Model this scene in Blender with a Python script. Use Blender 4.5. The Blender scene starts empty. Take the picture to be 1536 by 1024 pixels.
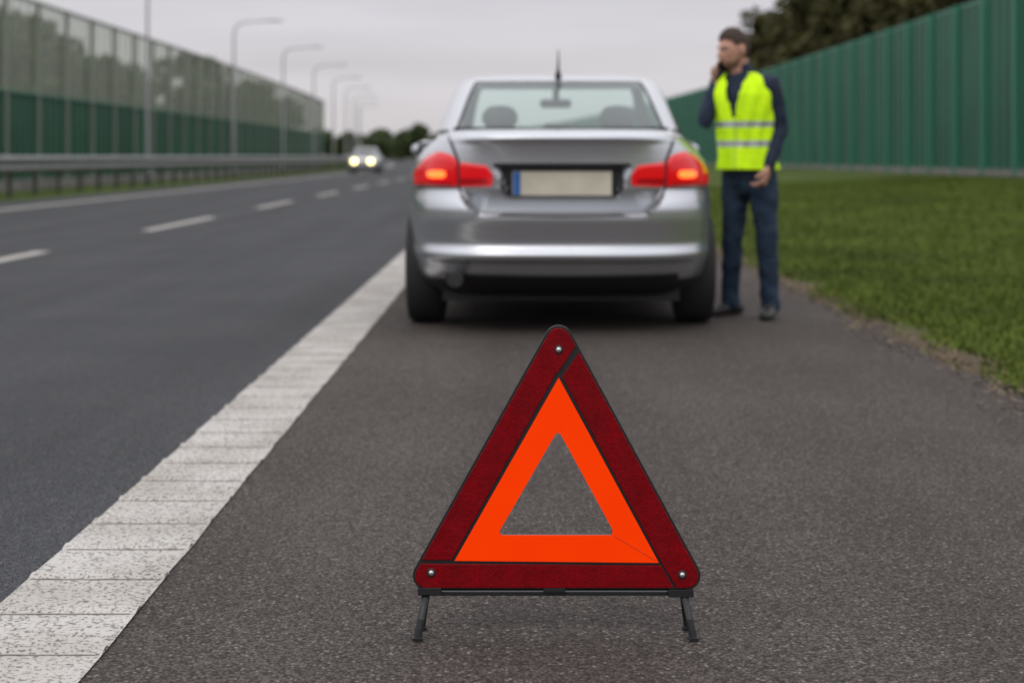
import bpy, bmesh, math, random
import numpy as np
from mathutils import Vector, Matrix
random.seed(7); rng=np.random.default_rng(7)
S=bpy.context.scene
S.view_settings.view_transform='Standard'; S.view_settings.look='None'; S.view_settings.exposure=0
COL=S.collection

# ------------------------------------------------------------------ helpers
def off(y):
    if y<60: return 0.0
    if y<200: return -0.0003*(y-60)**2
    return -5.88-0.084*(y-200)

def mat(name,col,rough=0.6,metal=0.0,coat=0.0,bump=None,var=None,emis=None,es=0.0,spec=0.5,coords='Object'):
    m=bpy.data.materials.new(name); m.use_nodes=True; nt=m.node_tree; N=nt.nodes; L=nt.links
    b=N['Principled BSDF']
    b.inputs['Base Color'].default_value=(*col,1); b.inputs['Roughness'].default_value=rough
    b.inputs['Metallic'].default_value=metal; b.inputs['Coat Weight'].default_value=coat
    b.inputs['Coat Roughness'].default_value=0.06
    b.inputs['Specular IOR Level'].default_value=spec
    if emis: b.inputs['Emission Color'].default_value=(*emis,1); b.inputs['Emission Strength'].default_value=es
    tc=N.new('ShaderNodeTexCoord')
    if var:
        n=N.new('ShaderNodeTexNoise'); n.inputs['Scale'].default_value=var[0]; n.inputs['Detail'].default_value=5
        L.new(tc.outputs[coords],n.inputs['Vector'])
        mr=N.new('ShaderNodeMapRange'); mr.inputs['From Min'].default_value=.35; mr.inputs['From Max'].default_value=.65
        L.new(n.outputs['Fac'],mr.inputs['Value'])
        mx=N.new('ShaderNodeMix'); mx.data_type='RGBA'
        mx.inputs['A'].default_value=(*col,1); mx.inputs['B'].default_value=(*var[1],1)
        L.new(mr.outputs['Result'],mx.inputs['Factor']); L.new(mx.outputs['Result'],b.inputs['Base Color'])
    if bump:
        n=N.new('ShaderNodeTexNoise'); n.inputs['Scale'].default_value=bump[0]; n.inputs['Detail'].default_value=4
        L.new(tc.outputs[coords],n.inputs['Vector'])
        bp=N.new('ShaderNodeBump'); bp.inputs['Strength'].default_value=bump[1]; bp.inputs['Distance'].default_value=bump[2]
        L.new(n.outputs['Fac'],bp.inputs['Height']); L.new(bp.outputs['Normal'],b.inputs['Normal'])
    return m

class MB:
    def __init__(s): s.v=[];s.f=[];s.m=[]
    def add(s,v,f,mi=0):
        o=len(s.v); s.v+= [tuple(p) for p in v]; s.f+=[tuple(i+o for i in q) for q in f]
        s.m+= ([mi]*len(f) if not isinstance(mi,(list,tuple)) else list(mi))
    def box(s,c,sz,mi=0,R=None):
        hx,hy,hz=[a/2 for a in sz]; vs=[Vector((x,y,z)) for z in(-hz,hz) for y in(-hy,hy) for x in(-hx,hx)]
        if R: vs=[R@p for p in vs]
        vs=[p+Vector(c) for p in vs]
        s.add(vs,[(0,2,3,1),(4,5,7,6),(0,1,5,4),(2,6,7,3),(0,4,6,2),(1,3,7,5)],mi)
    def loft(s,pts,rad,ref=(1,0,0),mi=0,n=16,round_ends=True):
        P=[Vector(p) for p in pts]; R=[(r,r) if not isinstance(r,(tuple,list)) else r for r in rad]
        ref=Vector(ref)
        T=[(P[min(i+1,len(P)-1)]-P[max(i-1,0)]).normalized() for i in range(len(P))]
        seq=[]
        if round_ends:
            r0=min(R[0]); 
            for k in (0.25,0.65): a=k*math.pi/2; seq.append((P[0]-T[0]*r0*math.cos(a),T[0],(R[0][0]*math.sin(a),R[0][1]*math.sin(a))))
        for i in range(len(P)): seq.append((P[i],T[i],R[i]))
        if round_ends:
            r1=min(R[-1])
            for k in (0.65,0.25): a=k*math.pi/2; seq.append((P[-1]+T[-1]*r1*math.cos(a),T[-1],(R[-1][0]*math.sin(a),R[-1][1]*math.sin(a))))
        vs=[]
        for c,t,r in seq:
            a1=(ref-t*ref.dot(t)); a1=a1.normalized() if a1.length>1e-4 else t.orthogonal().normalized()
            a2=t.cross(a1)
            for k in range(n):
                th=2*math.pi*k/n; vs.append(c+a1*math.cos(th)*r[0]+a2*math.sin(th)*r[1])
        fs=[]; m=len(seq)
        for i in range(m-1):
            for k in range(n):
                fs.append((i*n+k,i*n+(k+1)%n,(i+1)*n+(k+1)%n,(i+1)*n+k))
        fs.append(tuple(reversed(range(n)))); fs.append(tuple((m-1)*n+k for k in range(n)))
        s.add(vs,fs,mi)
    def ell(s,c,r,mi=0,nu=20,nv=12,R=None):
        vs=[];fs=[]
        for j in range(1,nv):
            ph=math.pi*j/nv
            for i in range(nu):
                th=2*math.pi*i/nu; p=Vector((r[0]*math.sin(ph)*math.cos(th),r[1]*math.sin(ph)*math.sin(th),r[2]*math.cos(ph)))
                if R: p=R@p
                vs.append(p+Vector(c))
        for q in ((0,0,r[2]),(0,0,-r[2])):
            p=Vector(q); 
            if R:p=R@p
            vs.append(p+Vector(c))
        T=len(vs)-2;B=T+1
        for j in range(nv-2):
            for i in range(nu): fs.append((j*nu+i,(j+1)*nu+i,(j+1)*nu+(i+1)%nu,j*nu+(i+1)%nu))
        for i in range(nu):
            fs.append((T,i,(i+1)%nu)); fs.append((B,(nv-2)*nu+(i+1)%nu,(nv-2)*nu+i))
        s.add(vs,fs,mi)
    def obj(s,name,mats,parent=None,smooth=False,bevel=0,angle=None):
        me=bpy.data.meshes.new(name); me.from_pydata(s.v,[],s.f); 
        for m in mats: me.materials.append(m)
        me.polygons.foreach_set('material_index',s.m)
        if smooth: me.polygons.foreach_set('use_smooth',[True]*len(s.f))
        me.update(); o=bpy.data.objects.new(name,me); COL.objects.link(o)
        if parent: o.parent=parent
        if bevel:
            b=o.modifiers.new('b','BEVEL'); b.width=bevel; b.segments=2; b.limit_method='ANGLE'
        if angle is not None:
            me.set_sharp_from_angle(angle=math.radians(angle))
        return o

def empty(name,loc=(0,0,0),rz=0):
    e=bpy.data.objects.new(name,None); e.location=loc; e.rotation_euler=(0,0,rz); e.empty_display_size=.3; COL.objects.link(e); return e

def bake(o):
    dg=bpy.context.evaluated_depsgraph_get(); dg.update()
    me=bpy.data.meshes.new_from_object(o.evaluated_get(dg),depsgraph=dg)
    o.modifiers.clear(); o.data=me; return o

def pchip(pts):
    xs=np.array([p[0] for p in pts],float); ys=np.array([p[1] for p in pts],float)
    d=np.diff(ys)/np.diff(xs); m=np.zeros(len(xs)); m[0]=d[0]; m[-1]=d[-1]
    for i in range(1,len(xs)-1):
        m[i]=0 if d[i-1]*d[i]<=0 else 2*d[i-1]*d[i]/(d[i-1]+d[i])
    def f(x):
        x=min(max(x,xs[0]),xs[-1]); i=min(int(np.searchsorted(xs,x,side='right'))-1,len(xs)-2); i=max(i,0)
        h=xs[i+1]-xs[i]; t=(x-xs[i])/h
        return float((2*t**3-3*t*t+1)*ys[i]+(t**3-2*t*t+t)*h*m[i]+(-2*t**3+3*t*t)*ys[i+1]+(t**3-t*t)*h*m[i+1])
    return f
def sstep(e0,e1,x):
    t=min(max((x-e0)/(e1-e0),0),1); return t*t*(3-2*t)

# ------------------------------------------------------------------ camera
FPX=2400.; CH=0.95
cam=bpy.data.cameras.new('camera'); co=bpy.data.objects.new('camera',cam); COL.objects.link(co)
co.location=(0,0,CH); co.rotation_euler=(math.radians(90),0,0)
cam.sensor_width=36; cam.lens=FPX/1536*36; cam.shift_y=-277/1536; cam.clip_end=6000; cam.clip_start=.05
cam.dof.use_dof=True; cam.dof.focus_distance=3.25; cam.dof.aperture_fstop=3.1
S.camera=co

# ------------------------------------------------------------------ world / light
w=bpy.data.worlds.new('World'); S.world=w; w.use_nodes=True; nt=w.node_tree; N=nt.nodes; L=nt.links
for n in list(N): N.remove(n)
out=N.new('ShaderNodeOutputWorld')
sky=N.new('ShaderNodeTexSky'); sky.sky_type='NISHITA'; sky.sun_disc=False
sky.sun_elevation=math.radians(50); sky.sun_rotation=math.radians(200); sky.dust_density=3
b1=N.new('ShaderNodeBackground'); b1.inputs['Strength'].default_value=.06; L.new(sky.outputs[0],b1.inputs[0])
tc=N.new('ShaderNodeTexCoord'); sp=N.new('ShaderNodeSeparateXYZ'); L.new(tc.outputs['Generated'],sp.inputs[0])
mr=N.new('ShaderNodeMapRange'); mr.inputs['From Min'].default_value=0.0; mr.inputs['From Max'].default_value=.9
L.new(sp.outputs['Z'],mr.inputs['Value'])
cr=N.new('ShaderNodeValToRGB'); E=cr.color_ramp.elements
E[0].position=0; E[0].color=(.70,.665,.675,1)
E[1].position=1; E[1].color=(1.70,1.71,1.79,1)
e=E.new(.12); e.color=(.73,.71,.76,1)
L.new(mr.outputs['Result'],cr.inputs['Fac'])
mp=N.new('ShaderNodeMapping'); mp.inputs['Scale'].default_value=(2.6,2.6,22); L.new(tc.outputs['Generated'],mp.inputs['Vector'])
nz=N.new('ShaderNodeTexNoise'); nz.inputs['Scale'].default_value=1.5; nz.inputs['Detail'].default_value=5; L.new(mp.outputs[0],nz.inputs['Vector'])
mr2=N.new('ShaderNodeMapRange'); mr2.inputs['From Min'].default_value=.3; mr2.inputs['From Max'].default_value=.7; mr2.inputs['To Min'].default_value=.92; mr2.inputs['To Max'].default_value=1.08
L.new(nz.outputs['Fac'],mr2.inputs['Value'])
vm=N.new('ShaderNodeVectorMath'); vm.operation='SCALE'; L.new(cr.outputs[0],vm.inputs[0]); L.new(mr2.outputs['Result'],vm.inputs['Scale'])
b2=N.new('ShaderNodeBackground'); L.new(vm.outputs[0],b2.inputs[0]); b2.inputs['Strength'].default_value=1
mx=N.new('ShaderNodeMixShader'); mx.inputs[0].default_value=.9; L.new(b1.outputs[0],mx.inputs[1]); L.new(b2.outputs[0],mx.inputs[2]); L.new(mx.outputs[0],out.inputs[0])
sl=bpy.data.lights.new('sun','SUN'); sl.energy=.6; sl.angle=math.radians(25); sl.color=(1,.95,.88)
so=bpy.data.objects.new('sun',sl); COL.objects.link(so); so.rotation_euler=(math.radians(40),0,math.radians(-20))

# ------------------------------------------------------------------ materials for setting
def asphalt(name,c1,c2,scale=170,bs=.5,speck=(.2,.19,.18)):
    m=bpy.data.materials.new(name); m.use_nodes=True; nt=m.node_tree; N=nt.nodes; L=nt.links; b=N['Principled BSDF']
    b.inputs['Roughness'].default_value=.85; b.inputs['Specular IOR Level'].default_value=.18
    tc=N.new('ShaderNodeTexCoord')
    def noise(sc,det=4,vec=None):
        n=N.new('ShaderNodeTexNoise'); n.inputs['Scale'].default_value=sc; n.inputs['Detail'].default_value=det
        L.new(vec or tc.outputs['Object'],n.inputs['Vector']); return n
    def mrng(s,a,bb,c=0,d=1):
        r=N.new('ShaderNodeMapRange'); r.inputs['From Min'].default_value=a; r.inputs['From Max'].default_value=bb; r.inputs['To Min'].default_value=c; r.inputs['To Max'].default_value=d
        L.new(s,r.inputs['Value']); return r.outputs['Result']
    def mix(f,A,B,bt='MIX'):
        x=N.new('ShaderNodeMix'); x.data_type='RGBA'; x.blend_type=bt
        if isinstance(f,float): x.inputs['Factor'].default_value=f
        else: L.new(f,x.inputs['Factor'])
        for nm,q in(('A',A),('B',B)):
            if isinstance(q,tuple): x.inputs[nm].default_value=(*q,1)
            else: L.new(q,x.inputs[nm])
        return x.outputs['Result']
    big=noise(.9,6); base=mix(mrng(big.outputs['Fac'],.3,.7),c1,c2)
    mp=N.new('ShaderNodeMapping'); mp.inputs['Scale'].default_value=(2.2,.06,1); L.new(tc.outputs['Object'],mp.inputs['Vector'])
    st=noise(1.0,5,mp.outputs[0]); base=mix(1.0,base,mix(mrng(st.outputs['Fac'],.3,.7),(.80,.80,.80),(1.17,1.17,1.17)),'MULTIPLY')
    vo=N.new('ShaderNodeTexVoronoi'); vo.inputs['Scale'].default_value=scale; L.new(tc.outputs['Object'],vo.inputs['Vector'])
    sep=N.new('ShaderNodeSeparateColor'); L.new(vo.outputs['Color'],sep.inputs[0])
    base=mix(1.0,base,mix(sep.outputs[0],(.55,.55,.55),(1.42,1.42,1.42)),'MULTIPLY')
    base=mix(mrng(sep.outputs[1],.92,.99,0,.85),base,speck)
    pit=mrng(vo.outputs['Distance'],.35,.8,0,.85); base=mix(pit,base,tuple(a*.3 for a in c1))
    L.new(base,b.inputs['Base Color'])
    fine=noise(scale*.55,3)
    ad=N.new('ShaderNodeMath'); ad.operation='SUBTRACT'; L.new(fine.outputs['Fac'],ad.inputs[0]); L.new(vo.outputs['Distance'],ad.inputs[1])
    bp=N.new('ShaderNodeBump'); bp.inputs['Strength'].default_value=bs; bp.inputs['Distance'].default_value=.006
    L.new(ad.outputs[0],bp.inputs['Height']); L.new(bp.outputs['Normal'],b.inputs['Normal'])
    return m
M_road=asphalt('road_asphalt',(.054,.056,.060),(.074,.075,.079),200,.5)
M_should=asphalt('shoulder_asphalt',(.082,.069,.061),(.110,.094,.084),140,1.0,(.27,.24,.21))

def paint_mat(name):
    m=bpy.data.materials.new(name); m.use_nodes=True; nt=m.node_tree; N=nt.nodes; L=nt.links; b=N['Principled BSDF']
    b.inputs['Roughness'].default_value=.75
    tc=N.new('ShaderNodeTexCoord')
    n1=N.new('ShaderNodeTexNoise'); n1.inputs['Scale'].default_value=120; n1.inputs['Detail'].default_value=4; L.new(tc.outputs['Object'],n1.inputs[0])
    r=N.new('ShaderNodeValToRGB'); r.color_ramp.elements[0].position=.36; r.color_ramp.elements[0].color=(.14,.13,.115,1); r.color_ramp.elements[1].position=.50; r.color_ramp.elements[1].color=(.49,.465,.43,1)
    L.new(n1.outputs['Fac'],r.inputs[0])
    n2=N.new('ShaderNodeTexNoise'); n2.inputs['Scale'].default_value=3.5; n2.inputs['Detail'].default_value=6; L.new(tc.outputs['Object'],n2.inputs[0])
    r2=N.new('ShaderNodeValToRGB'); r2.color_ramp.elements[0].position=.3; r2.color_ramp.elements[0].color=(.72,.70,.67,1); r2.color_ramp.elements[1].position=.65; r2.color_ramp.elements[1].color=(1,1,1,1)
    L.new(n2.outputs['Fac'],r2.inputs[0])
    x=N.new('ShaderNodeMix'); x.data_type='RGBA'; x.blend_type='MULTIPLY'; x.inputs['Factor'].default_value=1
    L.new(r.outputs[0],x.inputs['A']); L.new(r2.outputs[0],x.inputs['B']); L.new(x.outputs['Result'],b.inputs['Base Color'])
    bp=N.new('ShaderNodeBump'); bp.inputs['Strength'].default_value=.8; bp.inputs['Distance'].default_value=.004; L.new(n1.outputs['Fac'],bp.inputs['Height']); L.new(bp.outputs[0],b.inputs['Normal'])
    return m
M_paint=paint_mat('road_paint')
M_ribshade=mat('rib_painted_shade',(.10,.09,.08),.9,bump=(150,.5,.004),var=(14,(.30,.28,.25)))  # mottled dark colour standing in for the shadow in front of each rib

def ground_mat():
    m=bpy.data.materials.new('grass_ground'); m.use_nodes=True; nt=m.node_tree; N=nt.nodes; L=nt.links; b=N['Principled BSDF']
    b.inputs['Roughness'].default_value=.95; b.inputs['Specular IOR Level'].default_value=.1
    tc=N.new('ShaderNodeTexCoord')
    def ns(s,d=6):
        n=N.new('ShaderNodeTexNoise'); n.inputs['Scale'].default_value=s; n.inputs['Detail'].default_value=d; L.new(tc.outputs['Object'],n.inputs[0]); return n
    a=ns(.4); c=ns(9,8)
    r=N.new('ShaderNodeValToRGB'); e=r.color_ramp.elements; e[0].position=.3; e[0].color=(.040,.066,.012,1); e[1].position=.7; e[1].color=(.088,.120,.022,1)
    L.new(a.outputs['Fac'],r.inputs[0])
    r2=N.new('ShaderNodeValToRGB'); e=r2.color_ramp.elements; e[0].position=.3; e[0].color=(.5,.5,.45,1); e[1].position=.65; e[1].color=(1.1,1.1,1.1,1)
    L.new(c.outputs['Fac'],r2.inputs[0])
    x=N.new('ShaderNodeMix'); x.data_type='RGBA'; x.blend_type='MULTIPLY'; x.inputs['Factor'].default_value=1
    L.new(r.outputs[0],x.inputs['A']); L.new(r2.outputs[0],x.inputs['B'])
    sp=N.new('ShaderNodeSeparateXYZ'); L.new(tc.outputs['Object'],sp.inputs[0])
    n3=ns(2.5,5); ad=N.new('ShaderNodeMath'); ad.operation='MULTIPLY_ADD'; ad.inputs[1].default_value=-.9; L.new(n3.outputs['Fac'],ad.inputs[0]); L.new(sp.outputs['X'],ad.inputs[2])
    mrr=N.new('ShaderNodeMapRange'); mrr.inputs['From Min'].default_value=1.72; mrr.inputs['From Max'].default_value=1.95; mrr.inputs['To Min'].default_value=1; mrr.inputs['To Max'].default_value=0
    L.new(ad.outputs[0],mrr.inputs['Value'])
    gt=N.new('ShaderNodeMath'); gt.operation='GREATER_THAN'; gt.inputs[1].default_value=0; L.new(sp.outputs['X'],gt.inputs[0])
    mm=N.new('ShaderNodeMath'); mm.operation='MULTIPLY'; L.new(gt.outputs[0],mm.inputs[0]); L.new(mrr.outputs['Result'],mm.inputs[1])
    y=N.new('ShaderNodeMix'); y.data_type='RGBA'; L.new(mm.outputs[0],y.inputs['Factor']); L.new(x.outputs['Result'],y.inputs['A']); y.inputs['B'].default_value=(.095,.072,.047,1)
    L.new(y.outputs['Result'],b.inputs['Base Color'])
    bp=N.new('ShaderNodeBump'); bp.inputs['Strength'].default_value=.6; bp.inputs['Distance'].default_value=.06; L.new(c.outputs['Fac'],bp.inputs['Height']); L.new(bp.outputs[0],b.inputs['Normal'])
    return m
M_ground=ground_mat()
def bank(x):
    if x>2.0: return 0.012*sstep(2.0,2.15,x)+.38*sstep(2.5,14,x)-0.012
    return -.012 if x>-10.7 else .0
xs=[-3000,-400,-120,-60,-30,-20,-14,-12,-10.75,-10.6,-5,-1,1,1.9,2.0,2.08,2.16,2.3,2.6,3,4,5,6,7,8,10,12,14,18,25,60,150,400,3000]
ys=[-60,-20,0,3,5,7,9,11,13,16,20,25,30,40,50]+list(range(60,260,10))+[300,400,600,1000,2000,4000]
g=MB(); vs=[];fs=[]
for y in ys:
    for x in xs: vs.append((x+off(y),y,bank(x)))
nx=len(xs)
for j in range(len(ys)-1):
    for i in range(nx-1): fs.append((j*nx+i,j*nx+i+1,(j+1)*nx+i+1,(j+1)*nx+i))
g.add(vs,fs); g.obj('ground',[M_ground],smooth=True)

def strip(name,x0,x1,y0,y1,z,m,step=5,jag=None):
    b=MB(); Y=[y0]; 
    while Y[-1]<y1: Y.append(min(Y[-1]+(step if Y[-1]<260 else 60),y1))
    vs=[];fs=[]
    for y in Y:
        j=(jag(y) if jag else 0)
        vs+=[(x0+off(y),y,z),(x1+off(y)+j,y,z)]
    for i in range(len(Y)-1): fs.append((2*i,2*i+1,2*i+3,2*i+2))
    b.add(vs,fs); return b.obj(name,[m])
strip('road',-10.65,-.93,-40,900,0,M_road)
strip('hard_shoulder',-.93,2.03,-40,900,0,M_should,step=.12,jag=lambda y:.035*math.sin(y*2.3)+.03*math.sin(y*5.7+1)+random.uniform(-.02,.02))

# continuous thermoplastic edge line with raised transverse ribs; dark strips paint in the shadow at the foot of each rib
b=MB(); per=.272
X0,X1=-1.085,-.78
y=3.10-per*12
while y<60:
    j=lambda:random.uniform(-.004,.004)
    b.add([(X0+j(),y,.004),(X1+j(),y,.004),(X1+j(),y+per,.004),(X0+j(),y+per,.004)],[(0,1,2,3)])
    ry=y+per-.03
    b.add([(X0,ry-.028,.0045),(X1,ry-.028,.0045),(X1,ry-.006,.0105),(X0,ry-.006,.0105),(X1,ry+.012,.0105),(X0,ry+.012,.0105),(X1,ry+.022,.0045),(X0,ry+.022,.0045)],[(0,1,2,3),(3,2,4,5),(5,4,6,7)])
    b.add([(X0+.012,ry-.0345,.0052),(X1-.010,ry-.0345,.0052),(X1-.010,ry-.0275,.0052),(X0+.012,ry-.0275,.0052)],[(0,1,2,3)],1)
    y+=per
b.obj('edge_line_marking',[M_paint,M_ribshade])
strip('edge_line_marking',X0,X1,60,900,.004,M_paint)
strip('edge_line_marking',-9.2,-8.98,-40,900,.004,M_paint)
b=MB()
y=-6.5
while y<500:
    vs=[];n=4
    for i in range(n+1):
        yy=y+4.5*i/n; vs+=[(-4.77+off(yy),yy,.004),(-4.60+off(yy),yy,.004)]
    b.add(vs,[(2*i,2*i+1,2*i+3,2*i+2) for i in range(n)]); y+=9
b.obj('lane_dash_markings',[M_paint])

# grass blades (one object)
M_blade=bpy.data.materials.new('grass_blades'); M_blade.use_nodes=True
_n=M_blade.node_tree.nodes; _b=_n['Principled BSDF']; _b.inputs['Roughness'].default_value=.8; _b.inputs['Specular IOR Level'].default_value=.15
gi=_n.new('ShaderNodeNewGeometry'); r=_n.new('ShaderNodeValToRGB'); e=r.color_ramp.elements
e[0].color=(.062,.092,.013,1); e[1].color=(.17,.18,.04,1); ee=e.new(.88); ee.color=(.110,.150,.022,1)
tcb=_n.new('ShaderNodeTexCoord'); nb=_n.new('ShaderNodeTexNoise'); nb.inputs['Scale'].default_value=.5; nb.inputs['Detail'].default_value=5
LL=M_blade.node_tree.links; LL.new(tcb.outputs['Object'],nb.inputs[0])
mb_=_n.new('ShaderNodeMapRange'); mb_.inputs['From Min'].default_value=.3; mb_.inputs['From Max'].default_value=.7; mb_.inputs['To Min'].default_value=.62; mb_.inputs['To Max'].default_value=1.22; LL.new(nb.outputs['Fac'],mb_.inputs['Value'])
vb=_n.new('ShaderNodeVectorMath'); vb.operation='SCALE'
LL.new(gi.outputs['Random Per Island'],r.inputs[0]); LL.new(r.outputs[0],vb.inputs[0]); LL.new(mb_.outputs[0],vb.inputs['Scale']); LL.new(vb.outputs[0],_b.inputs['Base Color'])
n=260000
u=rng.random(n); Yg=5.0+ (u**1.9)*42; Xg=2.02+ (rng.random(n)**1.05)*np.minimum(11.6, .6+ Yg*.42)
edge=2.08+.10*np.sin(Yg*1.7)+.08*np.sin(Yg*4.3+1)+.16*rng.random(n)
keep=(Xg>edge)|(rng.random(n)<.04); Xg=Xg[keep];Yg=Yg[keep]; n=len(Xg)
cl=(np.sin(Xg*3.1+np.sin(Yg*2.3)*2)*np.sin(Yg*2.7+Xg)>.2)
clump=.75+.35*cl*rng.random(n)
h=(.022+.030*rng.random(n))*clump; a=rng.random(n)*2*np.pi; wd=(.003+.003*rng.random(n))*(1+Yg*.06)
zb=np.array([bank(x) for x in Xg])
lean=h*1.1; la=rng.random(n)*2*np.pi
V=np.empty((n,3,3)); V[:,0]=np.c_[Xg-np.cos(a)*wd,Yg-np.sin(a)*wd,zb]; V[:,1]=np.c_[Xg+np.cos(a)*wd,Yg+np.sin(a)*wd,zb]; V[:,2]=np.c_[Xg+np.cos(la)*lean,Yg+np.sin(la)*lean,zb+h]
def tri_obj(name,V,mt,k):
    n=len(V); me=bpy.data.meshes.new(name); me.vertices.add(n*k); me.vertices.foreach_set('co',V.reshape(-1))
    me.loops.add(n*k); me.loops.foreach_set('vertex_index',np.arange(n*k,dtype=np.int32)); me.polygons.add(n)
    me.polygons.foreach_set('loop_start',np.arange(0,n*k,k,dtype=np.int32)); me.polygons.foreach_set('loop_total',np.full(n,k,dtype=np.int32))
    me.materials.append(mt); me.update(calc_edges=True); me.validate(); o=bpy.data.objects.new(name,me); COL.objects.link(o); return o
tri_obj('grass',V,M_blade,3)
M_lit=mat('leaf_litter',(.19,.14,.085),.9,var=(6,(.07,.05,.03)))
n=5200; Yl=4.5+rng.random(n)**1.4*20; Xl=2.02+rng.normal(0,.09,n)+.06*np.sin(Yl*2); s=.005+.012*rng.random(n); a=rng.random(n)*6.28
V=np.empty((n,4,3))
for k in range(4):
    V[:,k]=np.c_[Xl+s*np.cos(a+k*1.57)*(1 if k%2 else .55),Yl+s*np.sin(a+k*1.57)*(1 if k%2 else .55),.006+.012*rng.random(n)]
tri_obj('leaf_litter',V,M_lit,4)

# ------------------------------------------------------------------ noise barriers
def green(name,c):
    return mat(name,c,.5,var=(.35,tuple(a*.78 for a in c)),bump=(3,.1,.02))
M_gr=green('barrier_green',(.012,.105,.060)); M_gl=green('barrier_green_dark',(.011,.085,.044))
M_grp=mat('barrier_post_green',(.035,.19,.12),.5)
M_conc=mat('barrier_plinth_concrete',(.22,.21,.19),.9,var=(2,(.14,.13,.12)))
M_met=mat('galvanised_steel',(.22,.22,.215),.5,.5,var=(4,(.15,.15,.145)))
M_dark=mat('dark_steel',(.07,.07,.065),.5,.4)
def barrier(X,y0,y1,zb,zt,face,col,parent,name,depth=.05,per=.5):
    b=MB(); vs=[]
    y=y0
    prof=[(0,0),(.35,0),(.45,1),(.9,1)]
    pts=[]
    while y<y1:
        for u,d in prof: pts.append((y+u*per,d))
        y+=per
    for yy,d in pts:
        x=X+off(yy)+face*d*depth
        vs+=[(x,yy,zb),(x,yy,zt)]
    b.add(vs,[(2*i,2*i+1,2*i+3,2*i+2) for i in range(len(pts)-1)])
    return b.obj(name,[col],parent)
RB=empty('noise_barrier')
barrier(14,20,260,.5,5.55,-1,M_gr,RB,'corrugated_panels',.09,.75)
b=MB(); y=20
while y<260:
    b.box((13.86+off(y),y,3.0),(.16,.14,5.3),0); 
    b.box((14.05+off(y+1.5),y+1.5,5.6),(.22,3.0,.10),0)
    b.box((14.0+off(y+1.5),y+1.5,.40),(.34,3.0,.36),1)
    y+=3
b.obj('posts_and_plinth',[M_grp,M_conc],RB)
b=MB(); b.add([(14.12+off(y),y,z) for y in range(20,261,10) for z in (.3,5.5)],[(2*i,2*i+1,2*i+3,2*i+2) for i in range(24)]); b.obj('rear_skin',[M_gr],RB)
LB=empty('noise_barrier'); YE=131
barrier(-14,20,YE,.15,2.75,1,M_gl,LB,'corrugated_panels',.06,.6)
M_pan=bpy.data.materials.new('acrylic_panel'); M_pan.use_nodes=True; nt=M_pan.node_tree; N=nt.nodes
for q in list(N): N.remove(q)
o=N.new('ShaderNodeOutputMaterial'); t=N.new('ShaderNodeBsdfTransparent'); t.inputs[0].default_value=(.84,.87,.81,1); p=N.new('ShaderNodeBsdfDiffuse'); p.inputs[0].default_value=(.44,.45,.36,1)
gl=N.new('ShaderNodeBsdfGlossy'); gl.inputs['Roughness'].default_value=.2; gl.inputs[0].default_value=(.8,.85,.8,1)
m1=N.new('ShaderNodeMixShader'); m1.inputs[0].default_value=.32; m2=N.new('ShaderNodeMixShader'); m2.inputs[0].default_value=.12
nt.links.new(t.outputs[0],m1.inputs[1]); nt.links.new(p.outputs[0],m1.inputs[2]); nt.links.new(m1.outputs[0],m2.inputs[1]); nt.links.new(gl.outputs[0],m2.inputs[2]); nt.links.new(m2.outputs[0],o.inputs[0])
b=MB(); Yp=np.arange(20,YE+.1,3)
b.add([(-14+off(y),y,z) for y in Yp for z in (2.75,5.45)],[(2*i,2*i+1,2*i+3,2*i+2) for i in range(len(Yp)-1)]); b.obj('acrylic_panels',[M_pan],LB)
M_post2=mat('barrier_post_grey',(.21,.235,.195),.5)
b=MB()
for y in Yp:
    b.box((-13.93+off(y),y,2.8),(.12,.12,5.4),0)
    if y<YE-1:
        ym=y+1.5; b.box((-13.98+off(ym),ym,5.47),(.10,3,.08),0); b.box((-13.96+off(ym),ym,2.76),(.14,3,.05),1); b.box((-13.9+off(ym),ym,.15),(.24,3,.3),2)
        for q in (.75,1.5,2.25): b.box((-13.985+off(y+q),y+q,4.1),(.03,.03,2.68),0)
b.obj('posts_and_rails',[M_post2,M_grp,M_conc],LB)

GR=empty('guard_rail')
prof=[(0,.56),(.03,.58),(.08,.64),(.08,.68),(.02,.74),(.02,.80),(.08,.86),(.08,.90),(.03,.955),(0,.97)]
b=MB(); Yr=list(range(2,300,4)); vs=[]
for y in Yr:
    for px,pz in prof: vs.append((-11.5+off(y)+px,y,pz))
k=len(prof); b.add(vs,[(i*k+j,i*k+j+1,(i+1)*k+j+1,(i+1)*k+j) for i in range(len(Yr)-1) for j in range(k-1)]); b.obj('w_beam',[M_met],GR)
b=MB()
for y in np.arange(3,298,2.0):
    b.box((-11.62+off(y),y,.44),(.10,.06,.95),0); b.box((-11.53+off(y),y,.77),(.08,.10,.2),0)
b.obj('posts',[M_dark],GR)

M_lamp=mat('lamp_steel',(.34,.34,.35),.6,.2)
for i in range(9):
    y=57.5+18.3*i; x=-13.1+off(y); e=empty('street_lamp',(x,y,0))
    b=MB(); tz=7.38
    b.loft([(0,0,0),(0,0,.4),(0,0,4),(0,0,tz-.66),(.08,0,tz-.31),(.35,0,tz-.11),(.9,0,tz-.04),(1.6,0,tz)],[.095,.08,.062,.048,.045,.04,.036,.032],ref=(0,1,0),n=12)
    b.loft([(1.5,0,tz),(1.75,0,tz+.01),(2.2,0,tz),(2.35,0,tz-.02)],[(.05,.04),(.13,.05),(.12,.04),(.05,.03)],ref=(0,1,0),n=12)
    b.loft([(0,0,0),(0,0,.5)],[.11,.11],n=12,round_ends=False)
    b.obj('pole_and_luminaire',[M_lamp],e,True)

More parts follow.
